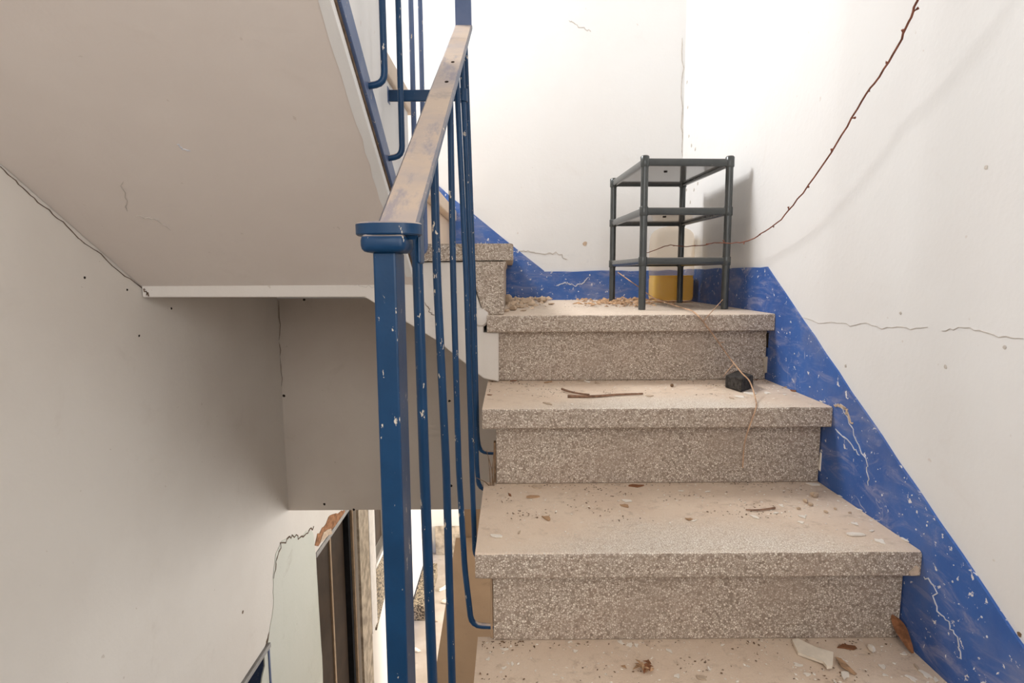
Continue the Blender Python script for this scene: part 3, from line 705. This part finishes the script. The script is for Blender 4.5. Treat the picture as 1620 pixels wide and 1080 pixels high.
# leaf leaning in the corner of the lowest tread
lf = [on_y(1412, 973, Y2+OV-.002), on_y(1420, 985, Y2+.03), on_y(1430, 1005, Y2+.01), on_z(1444, 1033, tz(-1)+.004)]
sdv = Vector((.010, -.004, .004)); rg = []
for i, p in enumerate(smoothp(lf, 4)):
    t = i/12; wd_ = (.15+math.sin(math.pi*min(1, t*.95+.03)))*.75
    rg.append([p-sdv*wd_, p+Vector((0, -.004*wd_, .003)), p+sdv*wd_, p+Vector((.001, .002, -.001))])
MB().loft(rg).build('dry_leaf', 'leaf', lab='curled rust-brown leaf leaning against the blue skirting at the lowest riser', cat='leaf')
cl = on_z(1015, 1060, tz(-1)); mb = MB()
lr = empty('leaf_clump', cl, 'crumpled reddish dry leaf clump in the middle of the lowest visible tread', 'leaf')
for i in range(14):
    p = cl+Vector((random.gauss(0, .010), random.gauss(0, .005), .003+abs(random.gauss(0, .004)))); a = random.uniform(0, 6.28); L = random.uniform(.006, .014)
    u = Vector((math.cos(a), math.sin(a), random.uniform(-.2, .3)))*L; v = Vector((-math.sin(a), math.cos(a), random.uniform(-.3, .3)))*L*.35
    MB().loft([[p-u, p-v+Vector((0, 0, .002)), p+u, p+v+Vector((0, 0, .003))], [p-u+Vector((0, 0, .001)), p-v+Vector((0, 0, .003)), p+u+Vector((0, 0, .001)), p+v+Vector((0, 0, .004))]]).build('leaf_piece', 'tanleaf' if i % 3 else 'leaf', lr)
# mesh variants for flakes and stones
def chip_mesh(name, mat, r, t, n=7, stone=False):
    mb = MB(); rr = [r*random.uniform(.42, 1.25) for _ in range(n)]
    asp = random.uniform(.35, .8)
    R_ = lambda s, z: [Vector((rr[i]*s*math.cos(6.2832*i/n), asp*rr[i]*s*math.sin(6.2832*i/n), z)) for i in range(n)]
    if stone: mb.loft([R_(.7, 0), R_(1, t*.35), R_(.85, t*.8), R_(.4, t)])
    else: mb.loft([R_(1, 0), R_(.97, t)])
    bm = bmesh.new(); vs = [bm.verts.new(p) for p in mb.v]
    for f in mb.f: bm.faces.new([vs[i] for i in f])
    bmesh.ops.recalc_face_normals(bm, faces=bm.faces); me = bpy.data.meshes.new(name); bm.to_mesh(me); bm.free(); me.materials.append(M[mat]); return me
CH = {m_: [chip_mesh('chip', m_, 1.1, .16, 9) for _ in range(7)] for m_ in ('flake', 'tanflake', 'tanleaf', 'leaf')}
ST = {m_: [chip_mesh('stone', m_, 1, .9, 8, True) for _ in range(7)] for m_ in ('lump', 'flake', 'tanflake', 'dirt')}
def scatter(name, meshes, p, size, lab, cat, group, tilt=.12):
    o = link(name, random.choice(meshes), p+Vector((0, 0, .0008)), None)
    o.scale = (size, size, size); o.rotation_euler = (random.uniform(-tilt, tilt)*.5, random.uniform(-tilt, tilt)*.5, random.uniform(0, 6.28))
    return label(o, lab, cat, group)
def px_size(wpx, p): return wpx/F*p.y/2
FL = {
 -1: [(902, 1016, 7), (982, 1016, 10), (997, 1021, 9), (1007, 1021, 8), (910, 1030, 7), (798, 1028, 9), (772, 1043, 8), (797, 1057, 8), (811, 1051, 7), (847, 1061, 4), (1110, 1072, 14), (1072, 1070, 9), (1122, 1058, 8), (1060, 1030, 9), (1262, 1052, 12), (1278, 1068, 9), (1338, 1068, 22), (1395, 1055, 10), (1400, 1068, 8), (1450, 1055, 14), (1464, 1068, 16), (1442, 1074, 14), (1430, 1035, 10), (1480, 1076, 12), (1330, 1043, 8), (1143, 1020, 6), (890, 1073, 6)],
 0: [(852, 771, 18), (785, 848, 16), (821, 843, 10), (959, 767, 7), (990, 793, 12), (1078, 777, 8), (1285, 767, 14), (1355, 847, 22), (1393, 857, 14), (1434, 854, 12), (1432, 843, 8), (1353, 829, 10), (1195, 819, 14), (1228, 812, 9), (1270, 818, 12), (1120, 778, 9), (1097, 824, 9), (1268, 827, 8), (1360, 807, 9), (1378, 840, 8), (1236, 800, 8), (1330, 785, 8)],
 1: [(929, 604, 12), (905, 640, 8), (866, 639, 14), (832, 612, 5), (1093, 600, 9), (1170, 628, 12), (1157, 630, 10), (1187, 623, 14), (1270, 619, 8), (1214, 622, 9), (1307, 636, 14), (1242, 625, 6), (1028, 627, 10)],
}
lb = {-1: 'small white plaster flake on the lowest visible tread', 0: 'small white plaster flake on the wide tread above the lowest', 1: 'small pale plaster flake on the tread below the landing'}
ORD = 'first second third fourth fifth sixth seventh eighth ninth tenth eleventh twelfth thirteenth fourteenth fifteenth sixteenth seventeenth eighteenth nineteenth twentieth twenty-first twenty-second twenty-third twenty-fourth twenty-fifth twenty-sixth twenty-seventh twenty-eighth'.split()
for k, L in FL.items():
    for n_, (x, y, wpx) in enumerate(sorted(L)):
        p = on_z(x, y, tz(k)); scatter('plaster_flake', CH['flake'] if random.random() < .9 else CH['tanflake'], p, px_size(wpx*1.3, p), '%s from the left' % lb[k].replace('small', ORD[n_]+' small') if n_ else 'leftmost '+lb[k], 'plaster flake', 'plaster flakes on tread %s' % {-1: 'lowest', 0: 'second', 1: 'third'}[k])
SN = {
 -1: ([(1380, 1030, 22)], 'pale rounded plaster lump beside the long plaster chip', 'flake'),
 0: ([(1290, 786, 17), (1263, 806, 9), (1306, 811, 9), (1275, 795, 12), (1283, 800, 11), (1321, 806, 7), (1344, 812, 6)], 'small brown stone on the right half of the wide tread, %s from the left', 'lump'),
 1: ([(1063, 612, 11)], 'single brown pebble on the tread below the landing', 'dirt'),
}
for k, (L, lab, mt) in SN.items():
    for n_, (x, y, wpx) in enumerate(sorted(L)):
        p = on_z(x, y, tz(k)); scatter('stone', ST[mt], p, px_size(wpx, p), lab % ORD[n_] if '%s' in lab else lab, 'stone', None if len(L) == 1 else 'stones on the wide tread', .2)
# plaster rubble at the left end of the landing
for i, (x, y, wpx, hh) in enumerate([(806, 482, 24, 1.5), (811, 491, 20, .7), (830, 480, 26, .7), (860, 478, 34, .55), (843, 484, 22, .45), (803, 493, 16, .6), (822, 487, 22, .5), (872, 482, 18, .35), (830, 492, 14, .35)]):
    p = on_z(x, y, Z4); o = scatter('rubble_lump', ST['lump'], p, px_size(wpx, p), 'large plaster rubble lump against the step at the left of the landing' if i == 0 else 'flat wide plaster lump against the blue skirting on the landing' if i == 3 else 'small plaster rubble lump heaped at the left of the landing, '+{1: 'below the largest lump', 2: 'left of the flat lump', 4: 'before the flat lump', 5: 'leftmost', 6: 'mid heap', 7: 'rightmost', 8: 'foremost'}[i], 'rubble', 'rubble heap on the landing' if i not in (0, 3) else None, .3)
    o.scale.z *= hh
hp = [Vector((-.005+abs(random.gauss(0, .055)), random.uniform(1.80, 2.44), Z4+random.uniform(0, .006))) for _ in range(60)]+[Vector((random.uniform(0, .17), 2.47-abs(random.gauss(0, .03)), Z4+random.uniform(0, .005))) for _ in range(70)]
# countless litter: leaf bits by the shelf, grit and crumbs on every tread
def stuff(name, lab, cat, mat, pts, smin, smax, flat=.3):
    mb = MB()
    for p in pts:
        s_ = random.uniform(smin, smax); a = random.uniform(0, 6.28); u = Vector((math.cos(a), math.sin(a), random.uniform(-.2, .2)))*s_; v = Vector((-math.sin(a), math.cos(a), random.uniform(-.2, .2)))*s_*random.uniform(.25, .7)
        h = Vector((0, 0, s_*flat)); q = p+Vector((0, 0, .0006+abs(u.z)+abs(v.z)))
        mb.add([q-u, q-v, q+u*.8, q+v, q+h], [(0, 1, 2, 3), (0, 4, 1), (1, 4, 2), (2, 4, 3), (3, 4, 0)])
    return mb.build(name, mat, lab=lab, cat=cat, kind='stuff')
pts = []
for i in range(230):
    x = random.gauss(985, 30); y = 2.15+random.gauss(0, .13)
    p = Vector(((x-808)/F*y, min(2.44, max(1.85, y)), Z4+random.uniform(0, .008))); pts.append(p)
stuff('leaf_litter', 'scattered tan dry leaf litter around the shelf legs', 'leaf litter', 'tanleaf', pts, .006, .020, .4)
stuff('leaf_litter', 'bits of red-brown litter on the landing beside the shelf', 'leaf litter', 'leaf', [p+Vector((random.gauss(0, .03), random.gauss(0, .03), .002)) for p in random.sample(pts, 26)], .002, .006, .4)
stuff('rubble_crumbs', 'tan plaster rubble crumbs heaped at the left end of the landing', 'rubble', 'lump', hp, .005, .020, .6)
nm = {-1: 'lowest visible tread', 0: 'wide tread above the lowest', 1: 'tread below the landing', 2: 'corner landing'}
for k in (-1, 0, 1, 2):
    y0 = Y2+k*G+.01; y1 = Y2+(k+1)*G+OV-.004 if k < 2 else YB-.02; x0 = XL+.01
    P_ = []
    for i in range(260):
        t = random.random()**.65; x = x0+(XR-.02-x0)*(random.random() if random.random() < .5 else random.random()**.5); P_.append(Vector((x, y0+(y1-y0)*t, tz(k))))
    stuff('plaster_crumbs', 'fine white plaster crumbs scattered over the '+nm[k], 'crumbs', 'flake', P_, .0008, .0042, .35)
    Q_ = []
    for c in range(18):
        cx = random.uniform(x0, XR-.05); cyy = y0+(y1-y0)*random.uniform(.35, 1)
        for i in range(14): Q_.append(Vector((min(XR-.02, max(x0, cx+random.gauss(0, .03))), min(y1, max(y0, cyy+random.gauss(0, .012))), tz(k))))
    for i in range(70): Q_.append(Vector((random.uniform(x0, XR-.02), y1-abs(random.gauss(0, .012)), tz(k))))
    stuff('dirt_grit', 'fine brown dirt and leaf crumbs on the '+nm[k], 'dirt', 'dirt', Q_, .0007, .0036, .3)
# distinct leaves and chips on the second tread from the landing
for x, y, wpx, mt, lab in ((812, 603, 16, 'leaf', 'curled dark brown leaf against the riser under the landing'), (867, 605, 16, 'tanleaf', 'orange-tan leaf scrap beneath the landing riser'), (775, 625, 13, 'leaf', 'thin reddish leaf scrap near the open end of the tread'), (945, 606, 16, 'tanflake', 'tan bark chip among the scraps under the landing riser'), (920, 602, 15, 'tanflake', 'pale tan chip beside the bark chip under the landing riser'), (1196, 602, 12, 'leaf', 'dark red leaf scrap beside the charred block'), (1245, 613, 14, 'tanleaf', 'orange leaf scrap by the blue skirting'), (1255, 619, 14, 'leaf', 'brown leaf scrap by the blue skirting'), (1293, 630, 14, 'tanleaf', 'tan leaf scrap near the right end of the tread edge')):
    p = on_z(x, y, tz(1)); o = scatter('leaf_scrap', CH[mt], p, px_size(wpx, p), lab, 'leaf', None, .5)
for x, y, wpx, mt, lab in ((806, 783, 10, 'leaf', 'tiny dark red leaf on the wide tread'), (843, 787, 22, 'tanleaf', 'brown crumpled leaf scrap near the left end of the wide tread'), (864, 820, 22, 'tanleaf', 'tan leaf scrap on the left half of the wide tread'), (990, 801, 20, 'tanleaf', 'tan flat scrap below a white flake on the wide tread'), (1006, 769, 20, 'leaf', 'dark bark sliver against the riser on the wide tread'), (1090, 822, 16, 'tanleaf', 'brown edged scrap in the middle of the wide tread')):
    p = on_z(x, y, tz(0)); o = scatter('leaf_scrap', CH[mt], p, px_size(wpx, p), lab, 'leaf', None, .3)
p = on_z(1340, 1025, tz(-1)); scatter('leaf_scrap', CH['leaf'], p, px_size(26, p), 'flat rust-brown leaf under the lowest riser on the right', 'leaf', None, .1)

# ------------------------------------------------------------------ lower hall seen through the stairwell
dr = empty('door_1', (XW-.1, (D1[0]+D1[1])/2, HF), kind='structure')
for a, b in ((D1[0]+.02, 3.20), (3.215, D1[1]-.07)):
    MB().box(XW-.10, XW-.065, a, b, HF+.01, D1[3]-.03).build('door_panel', 'door', dr, bevel=.003)
MB().box(XW-.070, XW-.055, 3.195, 3.22, HF+.01, D1[3]-.03).build('door_moulding', 'doorline', dr, bevel=.003)
MB().box(XW-.11, XW-.03, D1[1]-.07, D1[1]-.03, HF+.01, D1[3]-.03).build('door_stile', 'dark', dr, bevel=.003)
MB().box(XW-.05, XW-.015, D1[1]-.03, D1[1]-.006, HF+.01, D1[3]-.03).build('door_moulding', 'doorline', dr, bevel=.003)
MB().box(XW-.12, XW+.004, D1[0]+.002, D1[1]-.002, D1[3]-.03, D1[3]-.002).build('door_frame', 'metalgrey', dr, bevel=.002)
MB().box(XW-.01, XW+.018, D1[1]+.004, 3.80, HF+.01, -1.08).build('trim_1', 'stone', kind='structure', jitter=.002, bevel=.004)
MB().box(XW-.01, XW+.022, 3.80, 3.945, HF+.9, -1.08).build('trim_2', 'whiteframe', kind='structure', bevel=.004)
w3 = empty('window_3', (XW-.06, 4.2, W3[2]), kind='structure')
MB().box(XW-.09, XW-.05, W3[0]+.004, W3[1]-.004, W3[2]+.004, W3[3]-.004).build('shutter', 'door', w3, bevel=.003)
MB().box(XW-.05, XW+.012, W3[0]-.02, W3[0]+.03, W3[2], W3[3]).build('window_frame', 'whiteframe', w3, bevel=.003)
MB().box(XW-.05, XW+.02, W3[0], W3[1], W3[2]-.03, W3[2]).build('window_sill', 'whiteframe', w3, bevel=.003)
MB().prism([(3.95, -2.14), (4.75, -2.14), (4.75, -2.35), (3.95, -2.62)], 'x', XW-.01, XW+.012).build('trim_3', 'granite', kind='structure')
MB().box(XW-.01, XW+.016, 4.46, 4.72, -2.13, -1.08).build('trim_4', 'stone', kind='structure', jitter=.002, bevel=.004)
MB().box(XW, XW+.012, 4.75, 6.75, HF, HF+.13).build('baseboard_hall', 'blue', kind='structure')
MB().box(XW+.012, XW+.16, 5.35, 6.2, HF, HF+.16).build('stone_step', 'granite', bevel=.006, lab='speckled dark granite step block along the wall in the hall below', cat='step')
MB().box(-.95, .9, 6.70, 6.75, HF, HF+.35).build('baseboard_far', 'stone', kind='structure', jitter=.004, bevel=.006)
# brown rendered slab of the flight below, between the well and the hall
MB().prism([(.2, -2.6), (4.15, -2.0), (4.15, -2.12), (.2, -2.72)], 'x', -.43, XR-.004).build('stair_slab', 'brown', lab='brown dusty rendered slab of the flight below the balusters', cat='slab')
MB().box(-.40, XR, 4.16, 4.26, HF, -1.55).build('pillar', 'brown', lab='brownish rendered wall end in the hall behind the balusters', cat='pillar', bevel=.004)
# meter niche with a blue frame low on the left wall
nc = empty('wall_cabinet', (XW-.08, 1.86, NI[2]), 'dark recessed cabinet opening with blue and grey frame low on the left wall', 'cabinet')
MB().box(XW-.155, XW-.145, NI[0]+.004, NI[1]-.004, NI[2]+.004, NI[3]-.004).build('back_panel', 'dark', nc)
MB().box(XW-.14, XW+.012, NI[0]+.003, NI[1]-.003, NI[3]-.022, NI[3]-.002).build('frame', 'metalgrey', nc, bevel=.002)
MB().box(XW-.14, XW+.006, NI[1]-.016, NI[1]-.002, NI[2]+.004, NI[3]-.022).build('frame', 'rail2', nc, bevel=.002)
MB().box(XW-.14, XW+.006, NI[0]+.002, NI[0]+.016, NI[2]+.004, NI[3]-.022).build('frame', 'rail2', nc, bevel=.002)
# rubble on the hall floor
done = []; tries = 0
while len(done) < 18 and tries < 4000:
    tries += 1
    p = Vector((random.uniform(-.95, -.45), random.uniform(4.0, 6.4), HF)); big = random.uniform(.03, .085)
    if p.x-big < XW+.17 and 5.2 < p.y < 6.35 or any((p-q).length < b+big for q, b in done): continue
    done.append((p, big))
    scatter('rubble_piece', ST['flake' if random.random() < .75 else 'tanflake'], p, big, 'broken white plaster piece on the hall floor below', 'rubble', 'rubble pieces on the hall floor', .2).scale.z *= .4
